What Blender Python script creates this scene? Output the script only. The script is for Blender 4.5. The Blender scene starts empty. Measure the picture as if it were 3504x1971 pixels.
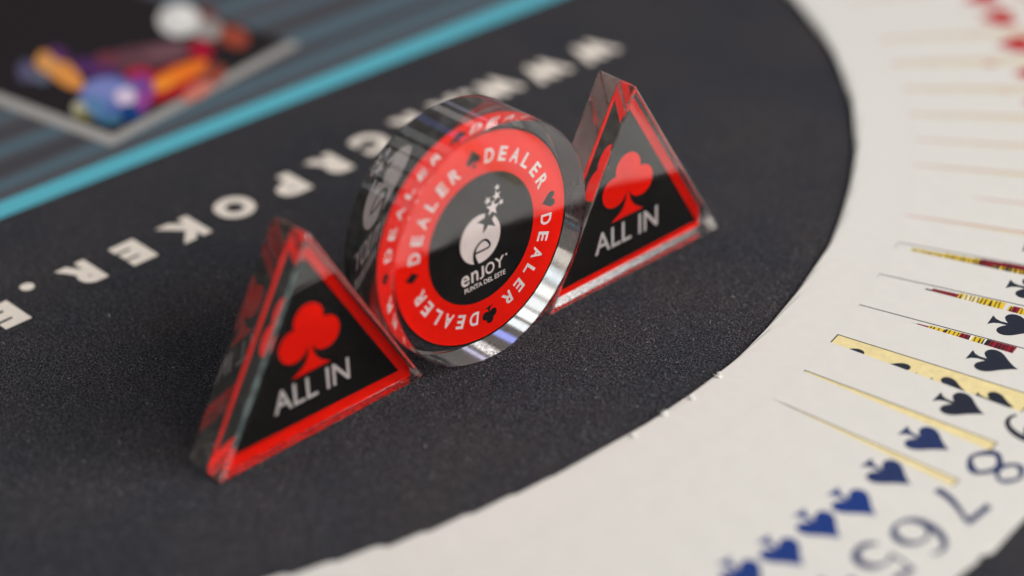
import bpy, bmesh, math, random
from mathutils import Vector, Matrix
random.seed(7)
sc = bpy.context.scene
U = 0.000854            # one modelling unit in metres (the button is 65 mm across)

# ------------------------------------------------------------------ camera
cam_d = bpy.data.cameras.new("camera"); cam = bpy.data.objects.new("camera", cam_d)
sc.collection.objects.link(cam); sc.camera = cam
pitch, roll = 0.55556, -0.03415
fw = Vector((0, math.cos(pitch), -math.sin(pitch))); rx = Vector((1, 0, 0)); ux = rx.cross(fw)
r2 = rx*math.cos(roll) + ux*math.sin(roll); u2 = -rx*math.sin(roll) + ux*math.cos(roll)
M = Matrix((r2, u2, -fw)).transposed().to_4x4()
M.translation = Vector((5.16, -594.33, 392.04))*U
cam.matrix_world = M
cam_d.lens = 85; cam_d.sensor_width = 36; cam_d.clip_start = 0.02; cam_d.clip_end = 50
cam_d.dof.use_dof = True; cam_d.dof.focus_distance = 712*U; cam_d.dof.aperture_fstop = 3.7

# ------------------------------------------------------------------ world and lamps
w = bpy.data.worlds.new("World"); sc.world = w; w.use_nodes = True
bgn = w.node_tree.nodes["Background"]
bgn.inputs[0].default_value = (1.0, 0.93, 0.86, 1); bgn.inputs[1].default_value = 0.12

def lamp(name, loc, size, power, col, aim=(0, 0, 0)):
    d = bpy.data.lights.new(name, 'AREA'); d.shape = 'RECTANGLE'; d.size, d.size_y = size
    d.energy = power; d.color = col
    o = bpy.data.objects.new(name, d); sc.collection.objects.link(o)
    o.location = loc
    o.rotation_euler = (Vector(aim)-Vector(loc)).to_track_quat('-Z', 'Y').to_euler()
    return o
lamp("soft_lamp", (1.05, -1.35, 0.80), (1.5, 0.9), 21, (1, .97, .94))
lamp("soft_lamp", (1.55, -0.15, 0.97), (0.9, 0.75), 38, (1, .97, .94))
lamp("ceiling_lamp", (-0.15, 0.35, 1.8), (1.2, 0.22), 5, (1, .96, .9))
# a row of small ceiling panels behind and to the left of the table
for az, el, sx, sy, L, col in ((5, 33, .60, .18, 1.4, (1, .93, .92)), (3, 24, .5, .10, 1.0, (.72, .68, 1)), (-17, 46, .14, .5, 1.0, (.30, .36, 1)), (-35, 51, .18, .5, 1.1, (.92, .97, 1)), (-50, 52, .22, .5, 1.3, (1, .98, .95)),
                          (-64, 49, .22, .5, 1.1, (.95, .98, 1)), (-76, 42, .18, .5, 1.3, (1, .98, .94)), (-85, 33, .12, .5, 1.3, (.85, .94, 1)), (-91, 23, .08, .6, 1.0, (1, .9, .8))):
    az, el, D = math.radians(az), math.radians(el), 1.7
    lamp("ceiling_panel", (D*math.sin(az)*math.cos(el), D*math.cos(az)*math.cos(el), D*math.sin(el)+.02), (sx, sy), math.pi*sx*sy*L, col)

vs = sc.view_settings
vs.view_transform = 'Standard'; vs.look = 'None'; vs.exposure = 0.0; vs.gamma = 1.0; vs.use_curve_mapping = False
cy = sc.cycles
cy.use_denoising = True; cy.caustics_reflective = True; cy.caustics_refractive = True
cy.max_bounces = 20; cy.transmission_bounces = 16; cy.diffuse_bounces = 8; cy.glossy_bounces = 10
cy.blur_glossy = 0.3; cy.sample_clamp_indirect = 6.0; cy.use_adaptive_sampling = False

# ------------------------------------------------------------------ materials
def mat(name, col=(.5, .5, .5), rough=.5, spec=.5):
    m = bpy.data.materials.new(name); m.use_nodes = True
    b = m.node_tree.nodes["Principled BSDF"]
    b.inputs["Base Color"].default_value = (*col, 1); b.inputs["Roughness"].default_value = rough
    b.inputs["Specular IOR Level"].default_value = spec
    return m
def nd(m, t, **kw):
    n = m.node_tree.nodes.new(t)
    for k, v in kw.items(): setattr(n, k, v)
    return n
def lk(m, a, b): m.node_tree.links.new(a, b)
def mottled(name, c1, c2, scale, rough=.6, spec=.4, bump=0, bscale=None, detail=4, lo=.3, hi=.7):
    """two near colours mixed by noise, with fine relief"""
    m = mat(name, c1, rough, spec); b = m.node_tree.nodes["Principled BSDF"]
    tc = nd(m, 'ShaderNodeTexCoord'); n = nd(m, 'ShaderNodeTexNoise')
    n.inputs['Scale'].default_value = scale; n.inputs['Detail'].default_value = detail
    mx = nd(m, 'ShaderNodeMix', data_type='RGBA')
    mx.inputs[6].default_value = (*c1, 1); mx.inputs[7].default_value = (*c2, 1)
    rp = nd(m, 'ShaderNodeMapRange'); rp.inputs[1].default_value = lo; rp.inputs[2].default_value = hi
    lk(m, tc.outputs['Object'], n.inputs['Vector']); lk(m, n.outputs['Fac'], rp.inputs[0])
    lk(m, rp.outputs[0], mx.inputs[0]); lk(m, mx.outputs[2], b.inputs['Base Color'])
    if bump:
        n2 = nd(m, 'ShaderNodeTexNoise'); n2.inputs['Scale'].default_value = bscale or scale; n2.inputs['Detail'].default_value = 3
        bp = nd(m, 'ShaderNodeBump'); bp.inputs['Strength'].default_value = bump; bp.inputs['Distance'].default_value = .0004
        lk(m, tc.outputs['Object'], n2.inputs['Vector']); lk(m, n2.outputs['Fac'], bp.inputs['Height'])
        lk(m, bp.outputs[0], b.inputs['Normal'])
    return m

M_felt = mottled('black felt', (.0112, .0112, .0130), (.088, .087, .098), 1700, .95, .1, 1.0, 1700, 2, .40, .74)
def tint_patches(m, c1, c2, scale):      # broad faint colour drift in the dyed cloth
    b = m.node_tree.nodes["Principled BSDF"]; src = b.inputs['Base Color'].links[0].from_socket
    tc = nd(m, 'ShaderNodeTexCoord'); n = nd(m, 'ShaderNodeTexNoise'); n.inputs['Scale'].default_value = scale; n.inputs['Detail'].default_value = 3
    cr = nd(m, 'ShaderNodeMix', data_type='RGBA'); cr.inputs[6].default_value = (*c1, 1); cr.inputs[7].default_value = (*c2, 1)
    mu = nd(m, 'ShaderNodeMix', data_type='RGBA', blend_type='MULTIPLY'); mu.inputs[0].default_value = 1
    rp = nd(m, 'ShaderNodeMapRange'); rp.inputs[1].default_value = .35; rp.inputs[2].default_value = .65
    lk(m, tc.outputs['Object'], n.inputs['Vector']); lk(m, n.outputs['Fac'], rp.inputs[0]); lk(m, rp.outputs[0], cr.inputs[0])
    lk(m, src, mu.inputs[6]); lk(m, cr.outputs[2], mu.inputs[7]); lk(m, mu.outputs[2], b.inputs['Base Color'])
tint_patches(M_felt, (1.10, 1.05, 1.03), (.87, .90, .97), 32)
def fprint(name, c, k=.8):     # ink printed on felt: slightly uneven
    return mottled(name, c, tuple(v*k for v in c), 700, .9, .1, .6, 1500)
M_cyan = fprint('cyan print', (.10, .42, .53), .92)
M_blue = fprint('slate blue print', (.085, .130, .165))
M_lilac = fprint('grey print', (.082, .082, .095))
M_dark = fprint('dark print', (.018, .015, .018))
M_shade = fprint('charcoal print', (.060, .060, .070))
M_letter = fprint('cream print', (.80, .73, .66), .92)
M_frame = fprint('frame grey print', (.34, .335, .325), .9)

M_card = mottled('card stock', (.655, .645, .615), (.63, .62, .59), 300, .30, .6, .05, 2500)
def ink(name, c): return mottled(name, c, tuple(v*.85 for v in c), 500, .4, .35)
M_inkN = ink('navy ink', (.013, .018, .034)); M_inkM = ink('navy ink with faint blue cast', (.014, .030, .115)); M_inkB = ink('navy ink with blue cast', (.006, .035, .20))  # two bluer copies of navy: lens and light tint painted into the ink
M_inkR = ink('red ink', (.45, .010, .016)); M_inkK = ink('black ink', (.012, .012, .014))
M_panel = ink('straw panel ink', (.78, .66, .34)); M_yel = ink('yellow ink', (.72, .50, .03)); M_maroon = ink('maroon ink', (.26, .006, .022))
M_panelP = ink('pale straw panel ink', (.64, .585, .44))
M_white = ink('white ink', (.78, .77, .74))

M_red = mottled('red label print', (.88, .012, .004), (.84, .010, .003), 200, .5, 0)
M_black = mottled('black label print', (.010, .010, .010), (.014, .014, .013), 200, .5, 0)
M_lwhite = mottled('white label print', (.90, .87, .85), (.86, .83, .81), 300, .5, 0)

M_lgrey = mottled('silver label print', (.70, .68, .67), (.64, .62, .61), 300, .5, 0)
M_pale = mottled('pale label backing', (.72, .50, .47), (.62, .40, .37), 120, .5, 0)
M_acr = bpy.data.materials.new('clear acrylic'); M_acr.use_nodes = True
nt = M_acr.node_tree; b = nt.nodes["Principled BSDF"]
b.inputs['Base Color'].default_value = (.985, .99, .985, 1); b.inputs['Transmission Weight'].default_value = 1
b.inputs['IOR'].default_value = 1.49
tc = nd(M_acr, 'ShaderNodeTexCoord'); n1 = nd(M_acr, 'ShaderNodeTexNoise'); n1.inputs['Scale'].default_value = 120; n1.inputs['Detail'].default_value = 6
rp = nd(M_acr, 'ShaderNodeMapRange'); rp.inputs[1].default_value = .55; rp.inputs[2].default_value = .8; rp.inputs[3].default_value = .0; rp.inputs[4].default_value = .05
lk(M_acr, tc.outputs['Object'], n1.inputs['Vector']); lk(M_acr, n1.outputs['Fac'], rp.inputs[0]); lk(M_acr, rp.outputs[0], b.inputs['Roughness'])

vo = nd(M_acr, 'ShaderNodeTexVoronoi'); vo.inputs['Scale'].default_value = 420; vo.inputs['Randomness'].default_value = 1
n3 = nd(M_acr, 'ShaderNodeTexNoise'); n3.inputs['Scale'].default_value = 60
ml = nd(M_acr, 'ShaderNodeMapRange'); ml.inputs[1].default_value = .45; ml.inputs[2].default_value = .75; ml.inputs[3].default_value = 0; ml.inputs[4].default_value = .085
lt = nd(M_acr, 'ShaderNodeMath', operation='LESS_THAN'); sm = nd(M_acr, 'ShaderNodeMath', operation='MULTIPLY'); sm.inputs[1].default_value = .45
dd = nd(M_acr, 'ShaderNodeBsdfDiffuse'); dd.inputs[0].default_value = (.7, .68, .65, 1); ms = nd(M_acr, 'ShaderNodeMixShader')
for a_, b_ in ((tc.outputs['Object'], vo.inputs['Vector']), (tc.outputs['Object'], n3.inputs['Vector']), (n3.outputs['Fac'], ml.inputs[0]), (vo.outputs['Distance'], lt.inputs[0]), (ml.outputs[0], lt.inputs[1]),
               (lt.outputs[0], sm.inputs[0]), (sm.outputs[0], ms.inputs[0]), (b.outputs[0], ms.inputs[1]), (dd.outputs[0], ms.inputs[2]), (ms.outputs[0], nt.nodes['Material Output'].inputs['Surface'])): lk(M_acr, a_, b_)
# the cut and polished edges: same acrylic with tool marks and a trace of haze
def edge_mat(name, haze, bump, tint=(.85, .84, .82), rough=.03):
    m = bpy.data.materials.new(name); m.use_nodes = True
    b = m.node_tree.nodes["Principled BSDF"]
    b.inputs['Base Color'].default_value = (.985, .99, .985, 1); b.inputs['Transmission Weight'].default_value = 1; b.inputs['IOR'].default_value = 1.49
    b.inputs['Roughness'].default_value = rough
    tc = nd(m, 'ShaderNodeTexCoord'); mp = nd(m, 'ShaderNodeMapping'); mp.inputs['Scale'].default_value = (1, .06, 1)
    n1 = nd(m, 'ShaderNodeTexNoise'); n1.inputs['Scale'].default_value = 900; n1.inputs['Detail'].default_value = 3
    bp = nd(m, 'ShaderNodeBump'); bp.inputs['Strength'].default_value = bump; bp.inputs['Distance'].default_value = .00012
    lk(m, tc.outputs['Object'], mp.inputs['Vector']); lk(m, mp.outputs[0], n1.inputs['Vector']); lk(m, n1.outputs['Fac'], bp.inputs['Height']); lk(m, bp.outputs[0], b.inputs['Normal'])
    df = nd(m, 'ShaderNodeBsdfDiffuse'); df.inputs[0].default_value = (*tint, 1)
    n2 = nd(m, 'ShaderNodeTexNoise'); n2.inputs['Scale'].default_value = 350; n2.inputs['Detail'].default_value = 6
    r2_ = nd(m, 'ShaderNodeMapRange'); r2_.inputs[1].default_value = .42; r2_.inputs[2].default_value = .85; r2_.inputs[3].default_value = haze*.3; r2_.inputs[4].default_value = haze
    mxs = nd(m, 'ShaderNodeMixShader'); out = m.node_tree.nodes["Material Output"]
    lk(m, tc.outputs['Object'], n2.inputs['Vector']); lk(m, n2.outputs['Fac'], r2_.inputs[0]); lk(m, r2_.outputs[0], mxs.inputs[0])
    lk(m, b.outputs[0], mxs.inputs[1]); lk(m, df.outputs[0], mxs.inputs[2]); lk(m, mxs.outputs[0], out.inputs['Surface'])
    return m
M_edge = edge_mat('turned acrylic rim', .10, .05, rough=.085); M_edgeL = edge_mat('clear acrylic edge', .13, .012); M_edgeR = edge_mat('hazy acrylic edge', .17, .006, rough=.06); M_cham = edge_mat('frosted chamfer', .42, .02, (.55, .72, .72)); M_cham2 = edge_mat('pale chamfer', .22, .02, (.85, .80, .76))

# ------------------------------------------------------------------ builders
def link(o, parent=None):
    sc.collection.objects.link(o)
    if parent: o.parent = parent
    return o
def mesh_obj(name, verts, faces, m, parent=None):
    me = bpy.data.meshes.new(name)
    me.from_pydata([tuple(c*U for c in v) for v in verts], [], faces)
    me.materials.append(m); me.update()
    return link(bpy.data.objects.new(name, me), parent)
def from_bm(name, bm, m, parent=None, smooth=None, edge=None, cham=None):
    me = bpy.data.meshes.new(name); bm.to_mesh(me); bm.free(); me.transform(Matrix.Scale(U, 4))
    me.materials.append(m)
    if edge:
        me.materials.append(edge)
        for p in me.polygons: p.material_index = 0 if abs(p.normal.y) > .98 else 1
        if cham:
            me.materials.append(cham)
            for p in me.polygons:
                if p.normal.y < -.3 and p.normal.x < -.3 and cham is M_cham: p.material_index = 2
            me.materials.append(M_cham2)
            for p in me.polygons:
                if .2 < abs(p.normal.y) < .95 and p.material_index != 2: p.material_index = 3
    if smooth is not None:
        for p in me.polygons: p.use_smooth = True
        me.set_sharp_from_angle(angle=math.radians(smooth))
    return link(bpy.data.objects.new(name, me), parent)
def empty(name, loc, rz=0):
    o = bpy.data.objects.new(name, None); o.empty_display_size = .01
    sc.collection.objects.link(o); o.location = Vector(loc)*U; o.rotation_euler = (0, 0, rz); return o
def tag(o, label, cat, group=None):
    o['label'] = label; o['category'] = cat
    if group: o['group'] = group
    return o

_tc = {}
def glyphs(txt, offset=0.0):
    """2-D mesh of a text in the built-in font: verts, faces, bbox"""
    k = (txt, offset)
    if k in _tc: return _tc[k]
    cu = bpy.data.curves.new('t', 'FONT'); cu.body = txt; cu.size = 1; cu.offset = offset; cu.resolution_u = 6
    o = bpy.data.objects.new('t', cu); sc.collection.objects.link(o)
    dg = bpy.context.evaluated_depsgraph_get(); ev = o.evaluated_get(dg); me = ev.to_mesh()
    vs_ = [(v.co.x, v.co.y) for v in me.vertices]; fs = [tuple(p.vertices) for p in me.polygons]
    ev.to_mesh_clear(); bpy.data.objects.remove(o); bpy.data.curves.remove(cu)
    xs = [v[0] for v in vs_]; ys = [v[1] for v in vs_]
    _tc[k] = (vs_, fs, (min(xs), max(xs), min(ys), max(ys))); return _tc[k]
def fit_text(txt, x0, x1, y0, y1, offset=0.0):
    vs_, fs, (a, b_, c, d) = glyphs(txt, offset)
    return [(x0+(x-a)/(b_-a)*(x1-x0), y0+(y-c)/(d-c)*(y1-y0)) for x, y in vs_], fs
def ring_pts(cx, cy_, r, n=24, ry=None): return [(cx+r*math.cos(2*math.pi*i/n), cy_+(ry or r)*math.sin(2*math.pi*i/n)) for i in range(n)]
def one(pts): return pts, [tuple(range(len(pts)))]
def join2(*parts):
    """join 2-D pieces; each piece lifted a hair above the one before so none is coplanar"""
    V, F = [], []
    for i, (v, f) in enumerate(parts):
        o = len(V); V += [(x, y, i*.004) for x, y in v]; F += [tuple(o+k for k in q) for q in f]
    return V, F
def smooth_curve(P, n=6, closed=False):
    out = []; N = len(P); rng = range(N if closed else N-1)
    g = lambda i: P[i % N] if closed else P[max(0, min(N-1, i))]
    for i in rng:
        p0, p1, p2, p3 = g(i-1), g(i), g(i+1), g(i+2)
        for k in range(n):
            t = k/n
            out.append(tuple(.5*((2*p1[d])+(-p0[d]+p2[d])*t+(2*p0[d]-5*p1[d]+4*p2[d]-p3[d])*t*t+(-p0[d]+3*p1[d]-3*p2[d]+p3[d])*t**3) for d in range(len(p1))))
    if not closed: out.append(P[-1])
    return out
def stroke(P, closed=False):
    """ribbon along points (x, y, width)"""
    N = len(P); V = []; F = []
    for i, (x, y, wd) in enumerate(P):
        a = P[(i-1) % N] if closed or i else P[i]; c = P[(i+1) % N] if closed or i < N-1 else P[i]
        dx, dy = c[0]-a[0], c[1]-a[1]; L = math.hypot(dx, dy) or 1
        nx, ny = -dy/L*wd/2, dx/L*wd/2
        V += [(x+nx, y+ny), (x-nx, y-ny)]
    for i in range(N if closed else N-1):
        j = (i+1) % N; F.append((2*i, 2*i+1, 2*j+1, 2*j))
    return V, F
def spade(h=1, wd=.86):
    R = [(0, 1), (.06, .9), (.2, .73), (.36, .57), (.43, .44), (.42, .32), (.34, .24), (.22, .23), (.11, .29), (.045, .35)]
    R = smooth_curve(R, 4)+[(.045, .2), (.09, .09), (.19, 0)]
    s = wd/.86
    pts = [(x*s*h, y*h) for x, y in R]+[(-x*s*h, y*h) for x, y in reversed(R[1:])]
    return one(pts)
def heart(h=1):
    R = [(0, 0), (.1, .16), (.3, .38), (.44, .58), (.46, .78), (.38, .93), (.24, .97), (.1, .9), (.0, .74)]
    R = smooth_curve(R, 4)
    return one([(x*h, y*h) for x, y in R]+[(-x*h, y*h) for x, y in reversed(R[1:-1])])
def diamond(h=1): return one([(0, 0), (.33*h, .5*h), (0, h), (-.33*h, .5*h)])
def club(h=1):
    st = [(.0, .5), (.05, .42), (.055, .25), (.13, .1), (.31, .0)]
    st = smooth_curve(st, 4)
    body = one([(x*h, y*h) for x, y in st]+[(-x*h, y*h) for x, y in reversed(st[1:])])
    return [body, one(ring_pts(0, .745*h, .235*h)), one(ring_pts(.245*h, .46*h, .235*h)), one(ring_pts(-.245*h, .46*h, .235*h)), one(ring_pts(0, .55*h, .13*h))]
def star(cx, cy_, r, rot=0, k=.42):
    return one([(cx+(r if i % 2 == 0 else r*k)*math.cos(rot+math.pi/2+i*math.pi/5), cy_+(r if i % 2 == 0 else r*k)*math.sin(rot+math.pi/2+i*math.pi/5)) for i in range(10)])
def xf(piece, rot=0, dx=0, dy=0, s=1):
    v, f = piece; c, n = math.cos(rot), math.sin(rot)
    return [(s*(x*c-y*n)+dx, s*(x*n+y*c)+dy) for x, y in v], f

# ------------------------------------------------------------------ table felt and what is printed on it
X0, X1, Y0, Y1 = -900, 900, -900, 1100
felt = mesh_obj('table_felt', [(X0, Y0, 0), (X1, Y0, 0), (X1, Y1, 0), (X0, Y1, 0)], [(0, 1, 2, 3)], M_felt)
felt['kind'] = 'structure'; felt['label'] = 'black speckled felt of the card table'
def printed(name, piece, m, z, label=None):
    v, f = piece
    o = mesh_obj(name, [(p[0], p[1], z+(p[2] if len(p) > 2 else 0)) for p in v], f, m, felt)
    if label: o['label'] = label
    return o
# stripes run along the table line
d = Vector((185.3, 152.6)).normalized(); n = Vector((-d.y, d.x)); o0 = Vector((-161, 90.9))
def band(s0, s1, q0, q1, q0b=None, q1b=None):
    P = [o0+d*s0+n*q0, o0+d*s1+n*(q0 if q0b is None else q0b), o0+d*s1+n*(q1 if q1b is None else q1b), o0+d*s0+n*q1]
    return one([tuple(p) for p in P])
printed('printed_field', band(-600, 900, 4, 700), M_lilac, .03)
printed('printed_stripe', band(-600, 900, 0.0, 9.6), M_cyan, .06, 'bright cyan stripe')
for q0, q1, q0b, q1b, m in ((14.8, 21.2, 17, 27, M_blue), (37.2, 44.0, 34, 46, M_blue), (60, 64, 60, 66, M_blue), (78, 84, 76, 86, M_blue), (100, 108, 96, 108, M_blue),
                          (23, 34, 28.5, 33.0, M_shade), (47, 53, 49, 56, M_shade), (88, 97, 88, 94, M_shade), (125, 240, 118, 240, M_dark)):
    printed('printed_stripe', band(-20, 160, q0, q1, q0b, q1b), m, .05)
    printed('printed_stripe', band(160, 420, q0b, q1b), m, .05)
# framed picture of chips printed on the felt
A, B_, C_ = Vector((-174.2, 171.9)), Vector((-130.5, 138.3)), Vector((-69.7, 212))
A = B_+(A-B_)*2.2
picv = [A, B_, C_, C_+(A-B_)]
printed('printed_picture', one([tuple(p) for p in picv]), M_dark, .09, 'dark picture of casino chips')
def strip(P, Q, wd):
    t = (Q-P).normalized(); s = Vector((-t.y, t.x))
    return one([tuple(P), tuple(Q), tuple(Q+s*wd), tuple(P+s*wd)])
printed('printed_frame', strip(B_, C_, 5.5), M_frame, .12)
printed('printed_frame', strip(A, B_+(B_-A).normalized()*0, 6.2), M_frame, .13)
blobs = [
 ('mauve', (-127.4, 205.9), (17.0, 4.2), (1.7, -9.8), (0.12, 0.05, 0.065)),
 ('plum', (-119.1, 211.1), (8.1, 2.0), (1.1, -6.4), (0.17, 0.08, 0.1)),
 ('purple', (-142.8, 196.7), (10.2, -7.4), (-0.1, -7.5), (0.08, 0.025, 0.12)),
 ('brown', (-140.3, 205.7), (4.7, -0.4), (0.7, -5.8), (0.16, 0.04, 0.06)),
 ('red', (-113.9, 185.5), (11.5, 11.5), (3.4, -11.3), (0.42, 0.012, 0.02)),
 ('crimson', (-106.2, 210.1), (4.4, -0.3), (0.9, -9.9), (0.36, 0.006, 0.03)),
 ('red', (-126.2, 190.9), (5.8, -1.5), (0.5, -6.7), (0.42, 0.01, 0.04)),
 ('brick', (-100.5, 189.0), (4.4, 5.9), (2.4, -7.0), (0.28, 0.06, 0.04)),
 ('orange', (-112.6, 190.5), (9.6, 9.7), (1.8, -6.1), (0.85, 0.2, 0.02)),
 ('amber', (-117.8, 183.6), (4.0, 3.1), (1.3, -4.8), (0.9, 0.3, 0.03)),
 ('violet', (-124.9, 179.7), (4.8, -0.4), (1.4, -12.1), (0.2, 0.06, 0.28)),
 ('blue', (-135.3, 173.9), (11.1, -0.8), (2.1, -17.3), (0.1, 0.15, 0.42)),
 ('sky', (-138.2, 180.7), (7.6, -0.6), (1.1, -8.8), (0.2, 0.24, 0.55)),
 ('azure', (-140.6, 167.8), (4.5, -0.3), (1.1, -8.6), (0.1, 0.22, 0.42)),
 ('lilac', (-129.9, 174.6), (3.8, -0.3), (0.8, -7.1), (0.7, 0.58, 0.75)),
 ('deep', (-126.5, 162.5), (4.5, -0.3), (0.7, -6.4), (0.006, 0.05, 0.2)),
 ('teal', (-133.3, 157.7), (4.5, -0.3), (0.5, -4.2), (0.05, 0.16, 0.28)),
 ('magenta', (-123.4, 170.8), (2.5, -0.2), (1.0, -8.7), (0.3, 0.06, 0.3)),
 ('indigo', (-168.6, 197.5), (3.6, -0.3), (1.4, -9.1), (0.1, 0.09, 0.17)),
 ('orange', (-156.2, 197.2), (10.0, -14.6), (-1.4, -6.6), (0.75, 0.3, 0.07)),
 ('amber', (-161.8, 203.9), (4.7, -0.4), (1.1, -7.5), (0.7, 0.33, 0.1)),
 ('slate', (-162.5, 191.4), (3.8, -1.6), (0.3, -4.4), (0.12, 0.14, 0.2)),
 ('purple', (-158.6, 210.6), (4.3, -5.0), (-0.5, -4.5), (0.1, 0.03, 0.13)),
 ('cream', (-145.3, 166.0), (2.5, -0.2), (0.9, -6.5), (0.42, 0.4, 0.28)),
 ('olive', (-142.6, 160.4), (3.0, -0.2), (0.5, -3.7), (0.16, 0.14, 0.03)),
 ('pink', (-104.4, 176.5), (4.7, 6.3), (1.6, -4.7), (0.62, 0.2, 0.15)),
 ('grey', (-106.6, 228.6), (7.6, -5.0), (-0.3, -9.3), (0.32, 0.3, 0.29)),
 ('brown', (-94.8, 219.8), (5.8, -4.9), (-0.7, -8.3), (0.32, 0.06, 0.035)),
 ('rust', (-106.1, 240.2), (4.9, -4.2), (-0.3, -4.0), (0.16, 0.04, 0.03)),
 ('white', (-116.9, 236.1), (8.1, -0.6), (1.4, -14.1), (0.66, 0.65, 0.64)),
 ('pearl', (-115.5, 238.5), (4.3, -0.3), (0.7, -7.4), (0.82, 0.81, 0.8)),
]
_bm = {}
for i, (nm, c, a, b2, col) in enumerate(blobs):
    if col not in _bm: _bm[col] = fprint(nm+' chip print', col)
    printed('printed_chip', one([(c[0]+a[0]*math.cos(t)+b2[0]*math.sin(t), c[1]+a[1]*math.cos(t)+b2[1]*math.sin(t)) for t in [k*math.pi/16 for k in range(32)]]), _bm[col], .16+.012*i)
# the lettering, read from the far side of the table
LET = [('E', -149.6, 31.6), ('.', -142.3, 44.0), ('R', -129.5, 54.1), ('E', -114.7, 66.4), ('K', -99.9, 79.1), ('O', -84.6, 93), ('P', -68.2, 106.5), ('R', -54.9, 119.3),
       ('C', -41.0, 134.0), ('R', -27.6, 146.8), ('A', -13.8, 158.6), ('.', -6, 164.0), ('W', 1.8, 172.2), ('W', 19.6, 184.9), ('W', 37.4, 199.3)]
for ch, x, y in LET:
    h = 14.2; wd = {'.': 3.6, 'E': 9.5, 'W': 16.5, 'O': 13.5, 'K': 12.5, 'C': 12, 'A': 12.5}.get(ch, 11)
    if ch == '.': pc = one(ring_pts(0, -h/2+2.2, 2.3))
    else: pc = fit_text(ch, -wd/2, wd/2, -h/2, h/2, .07)
    printed('printed_letter', xf(pc, math.radians(222), x, y), M_letter, .05)

# ------------------------------------------------------------------ acrylic tokens
def prism_bm(P, y0, y1, bev, seg=2):
    bm = bmesh.new(); a = [bm.verts.new((x, y0, z)) for x, z in P]; b3 = [bm.verts.new((x, y1, z)) for x, z in P]; N = len(P)
    bm.faces.new(a); bm.faces.new(b3[::-1])
    for i in range(N): bm.faces.new((a[(i+1) % N], a[i], b3[i], b3[(i+1) % N]))
    bmesh.ops.recalc_face_normals(bm, faces=bm.faces)
    if bev: bmesh.ops.bevel(bm, geom=list(bm.edges), offset=bev, segments=seg, profile=.5, affect='EDGES')
    return bm
def layer(name, piece, m, parent, side, depth, lift, cz=0):
    """flat print on the front (side=1) or back (side=-1) of a label standing in the local x-z plane"""
    v, f = piece
    V = [(side*p[0], depth-side*(lift+(p[2] if len(p) > 2 else 0)), p[1]+cz) for p in v]
    return mesh_obj(name, V, f if side == 1 else [q[::-1] for q in f], m, parent)

def all_in_token(loc, yaw, label, eb, cut, back):
    s, t = 74.23, 15.98; H = s*math.sqrt(3)/2
    root = empty('all_in_token', loc, yaw)
    tag(root, label, 'poker token', 'clear triangular all in tokens')
    from_bm('acrylic_body', prism_bm([(-s/2, 0), (s/2, 0), (0, H)], 0, t, 1.0 if back else .7, 1 if back else 2), M_acr, root, 5, M_edgeL if back else M_edgeR, M_cham if back else M_cham2)
    dpt = t/2
    def inset(eb, er, el):      # triangle moved in from the bottom, right and left walls
        k = math.sqrt(3); xl = lambda z: -s/2+(z+2*el)/k; xr = lambda z: s/2-(z+2*er)/k
        za = (s*k-2*el-2*er)/2
        return [(xl(eb), eb), (xr(eb), eb), (xl(za), za)]
    P = inset(eb, .75, 2.0); A0, B0, C0 = P
    P = [A0, (cut, eb), (cut, (B0[0]-cut)*math.sqrt(3)+eb), C0]      # the label's right corner is trimmed
    lab = from_bm('label', prism_bm(P, dpt-.2, dpt+.2, 0), M_red, root)
    e = 3.9; Q = [(-s/2+e*math.sqrt(3), e), (s/2-e*math.sqrt(3), e), (0, H-2*e)]
    if not back:
        layer('label_back', one([(-x, z) for x, z in P][::-1]), M_pale, lab, -1, dpt, .23)
    for sd in ((1, -1) if back else (1,)):
        layer('black_field', one(Q), M_black, lab, sd, dpt, .23)
        cl = [one(ring_pts(0.2, 34.9, 5.25)), one(ring_pts(5.5, 28.6, 5.2)), one(ring_pts(-5.6, 28.6, 5.2)), one(ring_pts(0, 30.4, 3.4)),
              one([(0, 31)]+smooth_curve([(.7, 26), (1.2, 23.6), (3.0, 20.9), (6.6, 18.5)], 4)+smooth_curve([(-7.2, 18.5), (-3.0, 20.9), (-1.2, 23.6), (-.7, 26)], 4))]
        layer('club_symbol', join2(*cl), M_red, lab, sd, dpt, .26)
        v, f = fit_text('ALL IN', -14.2, 12.9, 9.7, 16.9, .010)
        layer('lettering', (v, f), M_lgrey, lab, sd, dpt, .26)
    return root
all_in_token((-48.59, -35.34, 0.05), .72616, 'clear triangular token with red club, nearest the camera, left of the round button', .12, 34.5, True)
all_in_token((44.03, 44.76, 0.05), .72467, 'clear triangular token with red club, standing behind the round button beside the cards', 1.6, 31.5, False)

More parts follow.
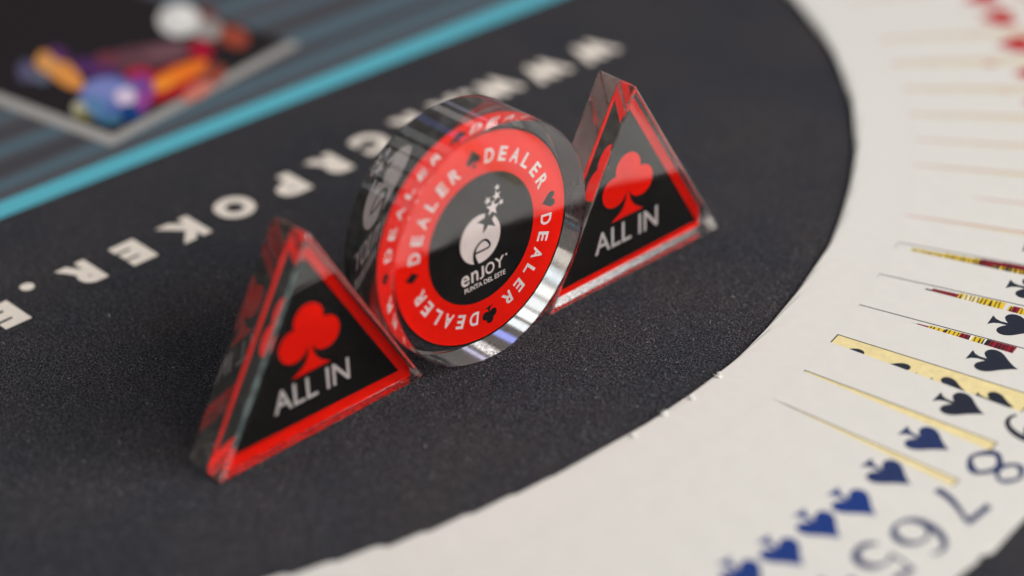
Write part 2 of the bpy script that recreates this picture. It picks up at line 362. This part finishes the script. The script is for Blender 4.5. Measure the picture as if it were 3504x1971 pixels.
def dealer_button(loc, yaw):
    R, T, dpt = 38.0, 21.0, 9.3
    root = empty('dealer_button', loc, yaw)
    tag(root, 'round clear acrylic button with red ring reading dealer, standing on edge between the triangles', 'dealer button')
    N = 256; c = .45; prof = [(R-c, 0), (R, c), (R, T-c), (R-c, T)]
    bm = bmesh.new(); rings = []
    for r, y in prof: rings.append([bm.verts.new((r*math.cos(2*math.pi*i/N), y, R+r*math.sin(2*math.pi*i/N))) for i in range(N)])
    for a, b4 in zip(rings, rings[1:]):
        for i in range(N): bm.faces.new((a[i], a[(i+1) % N], b4[(i+1) % N], b4[i]))
    bm.faces.new(rings[0][::-1]); bm.faces.new(rings[-1])
    bmesh.ops.recalc_face_normals(bm, faces=bm.faces)
    from_bm('acrylic_body', bm, M_acr, root, 30, M_edge)
    lab = from_bm('label', prism_bm(ring_pts(0, R, 33.9, 128), dpt-.2, dpt+.2, 0), M_black, root)
    n = 128; ri, ro = ring_pts(0, 0, 20.6, n), ring_pts(0, 0, 33.2, n)
    annulus = (ri+ro, [(i, (i+1) % n, n+(i+1) % n, n+i) for i in range(n)])
    sub = lambda nm, pc, m, sd, lift: layer(nm, pc, m, lab, sd, dpt, lift, R)
    for sd in (1, -1):
        sub('red_ring', annulus, M_red, sd, .23)
        for q in range(4):
            off = -90*q
            wv = []
            for i, ch in enumerate('DEALER'):
                th = math.radians(80-12*i+off+.5)
                wd = 3.0 if ch in 'LE' else 3.5
                wv.append(xf(fit_text(ch, -wd/2, wd/2, -2.2, 2.2, .028), th-math.pi/2, 25.9*math.cos(th), 25.9*math.sin(th)))
            sub('lettering', join2(*wv), M_lwhite, sd, .25)
            th = math.radians([94, 3.5, -86, -176.5][q]); h = [6.0, 5.4, 6.0, 5.2][q]
            sh = [[spade(h)], [heart(h)], club(h), [diamond(h)]][q]
            sub(['spade_symbol', 'heart_symbol', 'club_symbol', 'diamond_symbol'][q],
                join2(*[xf(xf(p, 0, 0, -h/2), th-math.pi/2, 26.8*math.cos(th), 26.8*math.sin(th)) for p in sh]), M_black, sd, .25)
        sub('emblem', one(ring_pts(-.5, .1, 7.85, 64)), M_lwhite, sd, .25)
        sub('emblem_notch', join2(star(2.6, 5.0, 4.3, .12, .40), star(3.6, 7.6, 2.2, .1, .5)), M_black, sd, .28)
        ep = smooth_curve([(-2.6, -3.95, .65), (2.75, -3.85, .65), (2.5, -2.0, .8), (1.0, -.85, .7), (-1.1, -1.3, .75), (-2.75, -3.0, .95), (-3.1, -5.2, 1.2), (-2.5, -7.3, 1.5), (-2.2, -8.3, 1.4)], 8)
        sub('emblem_letter', stroke(ep), M_black, sd, .29)
        sub('emblem_stars', join2(star(4.7, 8.3, 2.7, -.12), star(6.4, 11.6, 1.75, .2), star(6.7, 14.2, 1.15), star(2.9, 11.3, 1.5, .3), star(8.0, 8.9, 1.15, .2)), M_lwhite, sd, .31)
        words = [fit_text('e', -8.5, -5.4, -13.2, -9.6, .012), fit_text('n', -4.6, -1.9, -13.1, -9.5, .012), fit_text('J', -1.5, .4, -13.2, -9.2, .012), fit_text('O', .9, 4.5, -12.9, -9.1, .012), fit_text('Y', 4.7, 8.4, -12.6, -8.9, .012), one(ring_pts(9.3, -9.2, .38, 12))]
        sub('lettering', join2(*words), M_lwhite, sd, .25)
        sub('lettering', fit_text('PUNTA DEL ESTE', -7.4, 8.7, -15.6, -14.0, .02), M_lwhite, sd, .25)
    return root
dealer_button((0, 0, 0.05), .74184)

# ------------------------------------------------------------------ the fan of cards
FC = Vector((-151.6, 159.3)); HALF, LEN, RIN, TH = 31.1, 103.0, 277.0, .25; SLOPE = .0235
def rrect(x0, x1, y0, y1, r, n=5):
    P = []
    for cx, cy_, a0 in ((x1-r, y1-r, 0), (x0+r, y1-r, 90), (x0+r, y0+r, 180), (x1-r, y0+r, 270)):
        P += [(cx+r*math.cos(math.radians(a0+90*k/n)), cy_+r*math.sin(math.radians(a0+90*k/n))) for k in range(n+1)]
    return P
XC = RIN+LEN/2
card_me = None
def hz(y): return (y+HALF)*SLOPE
DIG = {
 '5': [smooth_curve([(-.30, .12, .05), (-.12, .0, .10), (.12, -.0, .09), (.3, .12, .13), (.36, .3, .15), (.28, .46, .12), (.08, .55, .05), (-.14, .53, .05), (-.26, .46, .05)], 6), [(-.26, .46, .05), (-.22, .97, .05)], [(-.24, .96, .09), (.30, .96, .09)]],
 '6': [smooth_curve([(.26, .93, .05), (.1, .99, .06), (-.12, .93, .08), (-.30, .72, .12), (-.37, .45, .14), (-.34, .2, .13), (-.2, .05, .08), (.02, .0, .05), (.24, .08, .09), (.36, .3, .14), (.28, .5, .1), (.06, .6, .05), (-.18, .54, .05), (-.33, .36, .06)], 6)],
 '7': [[(-.34, .86, .05), (-.34, .97, .05)], [(-.36, .95, .10), (.36, .95, .10)], smooth_curve([(.33, .95, .07), (.1, .6, .09), (-.06, .3, .12), (-.12, .0, .14)], 6)],
 '8': [smooth_curve([(0, .56, .09), (.26, .68, .06), (.29, .84, .10), (.0, .99, .06), (-.29, .84, .10), (-.26, .68, .08)], 6, True), smooth_curve([(0, .54, .1), (.3, .40, .09), (.36, .22, .13), (.0, .0, .06), (-.36, .22, .13), (-.3, .40, .09)], 6, True)],
 '9': [[(-x, 1-y, w_) for x, y, w_ in smooth_curve([(.26, .93, .05), (.1, .99, .06), (-.12, .93, .08), (-.30, .72, .12), (-.37, .45, .14), (-.34, .2, .13), (-.2, .05, .08), (.02, .0, .05), (.24, .08, .09), (.36, .3, .14), (.28, .5, .1), (.06, .6, .05), (-.18, .54, .05), (-.33, .36, .06)], 6)]],
}
def index_piece(t):
    if t in DIG:
        cl = t == '8'
        return join2(*[stroke([(x, y, w_*1.3) for x, y, w_ in s], cl) for s in DIG[t]])
    v, f = fit_text(t, -.36 if len(t) == 1 else -.5, .36 if len(t) == 1 else .5, 0, 1)
    return [(x, y, 0) for x, y in v], f
def playing_card(phi, value, suit, label, inkm, group, dr=0.0, turn=0.0, frayed=False):
    global card_me
    a = math.radians(phi); dr += 31*math.sin(math.radians(turn))*.8
    o = bpy.data.objects.new('playing_card', None); o.empty_display_size = .01
    sc.collection.objects.link(o)
    o.location = Vector((FC.x+(XC+dr)*math.cos(a), FC.y+(XC+dr)*math.sin(a), .10))*U; o.rotation_euler = (0, 0, a+math.radians(turn))
    tag(o, label, 'playing card', group)
    if card_me is None:
        P = rrect(-LEN/2, LEN/2, -HALF, HALF, 4.0); N = len(P)
        V = [(x, y, hz(y)) for x, y in P]+[(x, y, hz(y)+TH) for x, y in P]
        F = [tuple(range(N))[::-1], tuple(range(N, 2*N))]+[(i, (i+1) % N, N+(i+1) % N, N+i) for i in range(N)]
        s = mesh_obj('card_stock', V, F, M_card, o); card_me = s.data
    else: link(bpy.data.objects.new('card_stock', card_me), o)
    def pr(name, piece, m, lift):
        v, f = piece
        return mesh_obj(name, [(p[0]-XC, p[1], hz(p[1])+TH+lift+(p[2] if len(p) > 2 else 0)) for p in v], f, m, o)
    up = lambda pc, x, y, sx, sy: ([((p[1])*sx+x, -p[0]*sy+y)+tuple(p[2:]) for p in pc[0]], pc[1])   # symbol's up -> card +x
    sym = {'s': lambda: join2(spade()), 'h': lambda: join2(heart())}[suit]
    red = suit == 'h'
    for fl in (1, -1):      # both index corners
        def flip(pc): return ([(2*XC-p[0] if fl < 0 else p[0], -p[1] if fl < 0 else p[1])+tuple(p[2:]) for p in pc[0]], pc[1])
        if fl < 0: continue     # the far corner lies under the next cards
        pr('pip', up(sym(), 334.0, 24.4, 15.2, 13.6), inkm, .02)
        pr('index', up(index_piece(value), 355.5, 25.6, 15.3, 13.6), M_inkM if inkm is M_inkB else inkm, .02)
    if frayed:      # paper worn open at the inner corner
        rn = random.Random(int(phi*10)); V = []; F = []
        for k in range(44):
            an = rn.uniform(1.7, 3.5); L = rn.uniform(.7, 2.5); x, y = RIN+1.0+rn.uniform(-.4, .5)-XC, HALF-1.3+rn.uniform(-.7, .5); wd = rn.uniform(.2, .5); z = hz(y)+TH*.5
            q = len(V); V += [(x-wd*math.sin(an), y+wd*math.cos(an), z), (x+wd*math.sin(an), y-wd*math.cos(an), z), (x+L*math.cos(an), y+L*math.sin(an), z+rn.uniform(-.2, .9))]; F.append((q, q+1, q+2))
        mesh_obj('frayed_corner', V, F, M_white, o)
    # panel
    if value in 'JQK':
        pr('panel_line', ([(296.4, 14.8), (358.6, 14.8), (358.6, 14.4), (296.4, 14.4), (296.4, 11), (296.8, 11)], [(0, 1, 2, 3), (3, 5, 4, 0)]), M_inkK, .02)
        art = {'J': [(313.5, 316.0, M_inkK, 1.6), (315.6, 319.5, M_maroon, 1.2), (319.3, 324.5, M_yel, .6), (324.3, 325.2, M_inkK, .3), (325, 329.2, M_yel, .2), (329.0, 332.2, M_maroon, .2), (332.0, 333.0, M_white, .2), (332.9, 336.6, M_yel, .1), (336.4, 337.2, M_white, .1), (337, 338.6, M_inkK, 0), (338.3, 345.5, M_maroon, 0)],
               'Q': [(312, 314.5, M_inkK, 1.8), (314, 322.5, M_maroon, 1.0), (322.3, 324, M_yel, .4), (323.8, 329, M_panel, .3), (328.8, 336, M_yel, .2), (338, 339.2, M_yel, 1.2), (339.1, 341.4, M_maroon, 1.0), (341.3, 343, M_yel, 1.4)],
               'K': [(301.5, 312, M_yel, 1.4), (311.8, 321.5, M_yel, 1.0), (321.3, 323.5, M_yel, .6), (323.3, 330, M_maroon, .5), (329.8, 341, M_maroon, .3), (327.5, 345, M_yel, 3.0)]}[value]
        for k, (x0, x1, m, dy) in enumerate(art):
            pr('court_art', one([(x0, 14.2-dy), (x1+.6, 14.2-dy), (x1, 0), (x0-.6, 0)]), m, .03+.006*k)
        rnd = random.Random(value)
        ln = []
        for x0, x1, m, dy in art:
            if m is M_yel or m is M_panel or m is M_maroon:
                x = x0+.6
                while x < x1-.4:
                    ln.append(one([(x, 13.9-dy), (x+.28, 13.9-dy), (x+.28+rnd.uniform(-.5, 1.2), 5), (x+rnd.uniform(-.5, 1.2), 5)])); x += rnd.uniform(.9, 1.6)
        pr('court_linework', join2(*ln), M_inkK, .13)
    else:
        pt = 12.5 if suit == 's' and value in '765432A' else 14.8
        pr('panel', one([(296.4, -14.8), (358.6, -14.8), (358.6, pt), (296.4, pt)]), M_inkK if not red else M_inkR, .02)
        pr('panel_tint', one([(296.8, -14.4), (358.2, -14.4), (358.2, pt-.4), (296.8, pt-.4)]), M_panelP if red else M_panel, .03)
        k = {'2': 2, '3': 2, '4': 2, '5': 2, '6': 3, '7': 3, '8': 3, '9': 4, '10': 4, 'A': 0}[value]
        xs = {0: [], 2: [306, 349], 3: [306, 327.5, 349], 4: [304.4, 319.2, 335.6, 350]}[k]
        for x in xs:
            dr_ = 1 if x > 327 else -1
            pr('pip', up(sym(), x-6*dr_, 6.6, 12*dr_, 10*dr_), inkm, .05)
    return o
G = 'cards spread in a fan'
ORD = ['first', 'second', 'third', 'fourth', 'fifth', 'sixth', 'seventh', 'eighth', 'ninth', 'tenth', 'eleventh', 'twelfth', 'thirteenth', 'fourteenth', 'fifteenth']
NAME = {'A': 'ace', '2': 'two', '3': 'three', '4': 'four', '5': 'five', '6': 'six', '7': 'seven', '8': 'eight', '9': 'nine', '10': 'ten', 'J': 'jack', 'Q': 'queen', 'K': 'king'}
upper = [(22.0, '2'), (18.4, 'K'), (14.8, 'J'), (11.1, '10'), (7.6, '9'), (4.6, '8'), (.9, '7'), (-3.0, '6'), (-6.7, '5'), (-10.3, '4'), (-13.7, '3'), (-17.1, '2'), (-20.2, 'A')]
for i, (phi, v) in enumerate(upper):
    k = len(upper)-1-i
    if v in 'KQJ': v = '9'
    extra = {8: ' with a red pip at the right edge', 7: ' with a red pip', 6: ' with a red pip at the picture edge'}
    lb = f'blurred white card, {ORD[k]} above the king of spades in the fan'
    playing_card(phi, v, 'h', lb, M_inkR, G, random.uniform(-.5, .5))
sp = [(-23.55, 'K', M_inkN), (-27.45, 'Q', M_inkN), (-31.15, 'J', M_inkN), (-34.65, '10', M_inkN), (-38.85, '9', M_inkN), (-42.25, '8', M_inkM), (-45.5, '7', M_inkM), (-48.3, '6', M_inkB), (-50.6, '5', M_inkB),
      (-53.2, '4', M_inkB), (-55.6, '3', M_inkB), (-58.2, '2', M_inkB), (-60.7, 'A', M_inkN)]
LB = {'K': 'king of spades showing a yellow and red court strip, out of focus', 'Q': 'queen of spades showing a dark red and yellow court strip', 'J': 'jack of spades showing a thin court strip with a red end',
      '10': 'card with broad straw yellow panel and four half spades, just behind the nine', '9': 'nine of spades in the fan with a thin yellow sliver', '8': 'eight of spades in the fan with a thin tan sliver', '7': 'seven of spades in the fan',
      '6': 'six of spades in the fan, between the five and the seven', '5': 'five of spades in the fan, cut by the lower edge of the photo', '4': 'card with blue spade next to the five of spades', '3': 'card with blue spade cut by the bottom edge, second after the five',
      '2': 'white card end in the fan, third after the five of spades', 'A': 'white card end in the fan, fourth after the five of spades'}
for phi, v, m in sp: playing_card(phi, v, 's', LB[v], m, G, random.uniform(-.5, .5), {'3': 3, '2': 5, 'A': 6.5, '4': 1.2}.get(v, 0), v in ('7', '6', '5', '4'))
low = [-63.4, -66.2, -68.9, -71.6, -74.3, -77.0, -79.6]
for i, phi in enumerate(low):
    playing_card(phi, ['K', 'Q', 'J', '10', '9', '8', '7'][i] if i > 2 else '9', 'h', f'plain white card end, {ORD[i+4]} after the five of spades in the fan', M_inkR, G, random.uniform(-.5, .5), 8)

# ------------------------------------------------------------------ felt nap: short fibres standing on the cloth
M_nap = mottled('felt fibres', (.012, .012, .0145), (.235, .235, .26), 2600, .9, .2, 0, None, 1, .48, .72)
tint_patches(M_nap, (1.10, 1.05, 1.03), (.87, .90, .97), 32)
rnd = random.Random(3); V = []; F = []
while len(F) < 210000:
    x, y = rnd.uniform(-175, 165), rnd.uniform(-112, 170)
    if (Vector((x, y))-o0).dot(n) > -1.5: continue
    if math.hypot(x-FC.x, y-FC.y) > 282: continue
    if rnd.random() > (1.0 if y < 60 else .45): continue
    if any(abs(x-lx) < 9.5 and abs(y-ly) < 9.5 for _, lx, ly in LET): 
        continue
    a = rnd.uniform(0, 6.283); L = rnd.uniform(.5, 1.5); el = rnd.uniform(.05, .8); wd = rnd.uniform(.06, .14)
    dx, dy, dz = L*math.cos(a)*math.cos(el), L*math.sin(a)*math.cos(el), L*math.sin(el)*.7
    k = len(V); V += [(x-wd*math.sin(a), y+wd*math.cos(a), .0), (x+wd*math.sin(a), y-wd*math.cos(a), .0), (x+dx, y+dy, dz)]; F.append((k, k+1, k+2))
nap = mesh_obj('felt_fibres', V, F, M_nap); 
nap.data.materials.append(ink('lint', (.62, .60, .56)))
for k in random.Random(5).sample(range(len(F)), 130): nap.data.polygons[k].material_index = 1
nap['kind'] = 'stuff'; nap['label'] = 'fine grey nap of the black felt'; nap['category'] = 'felt nap'
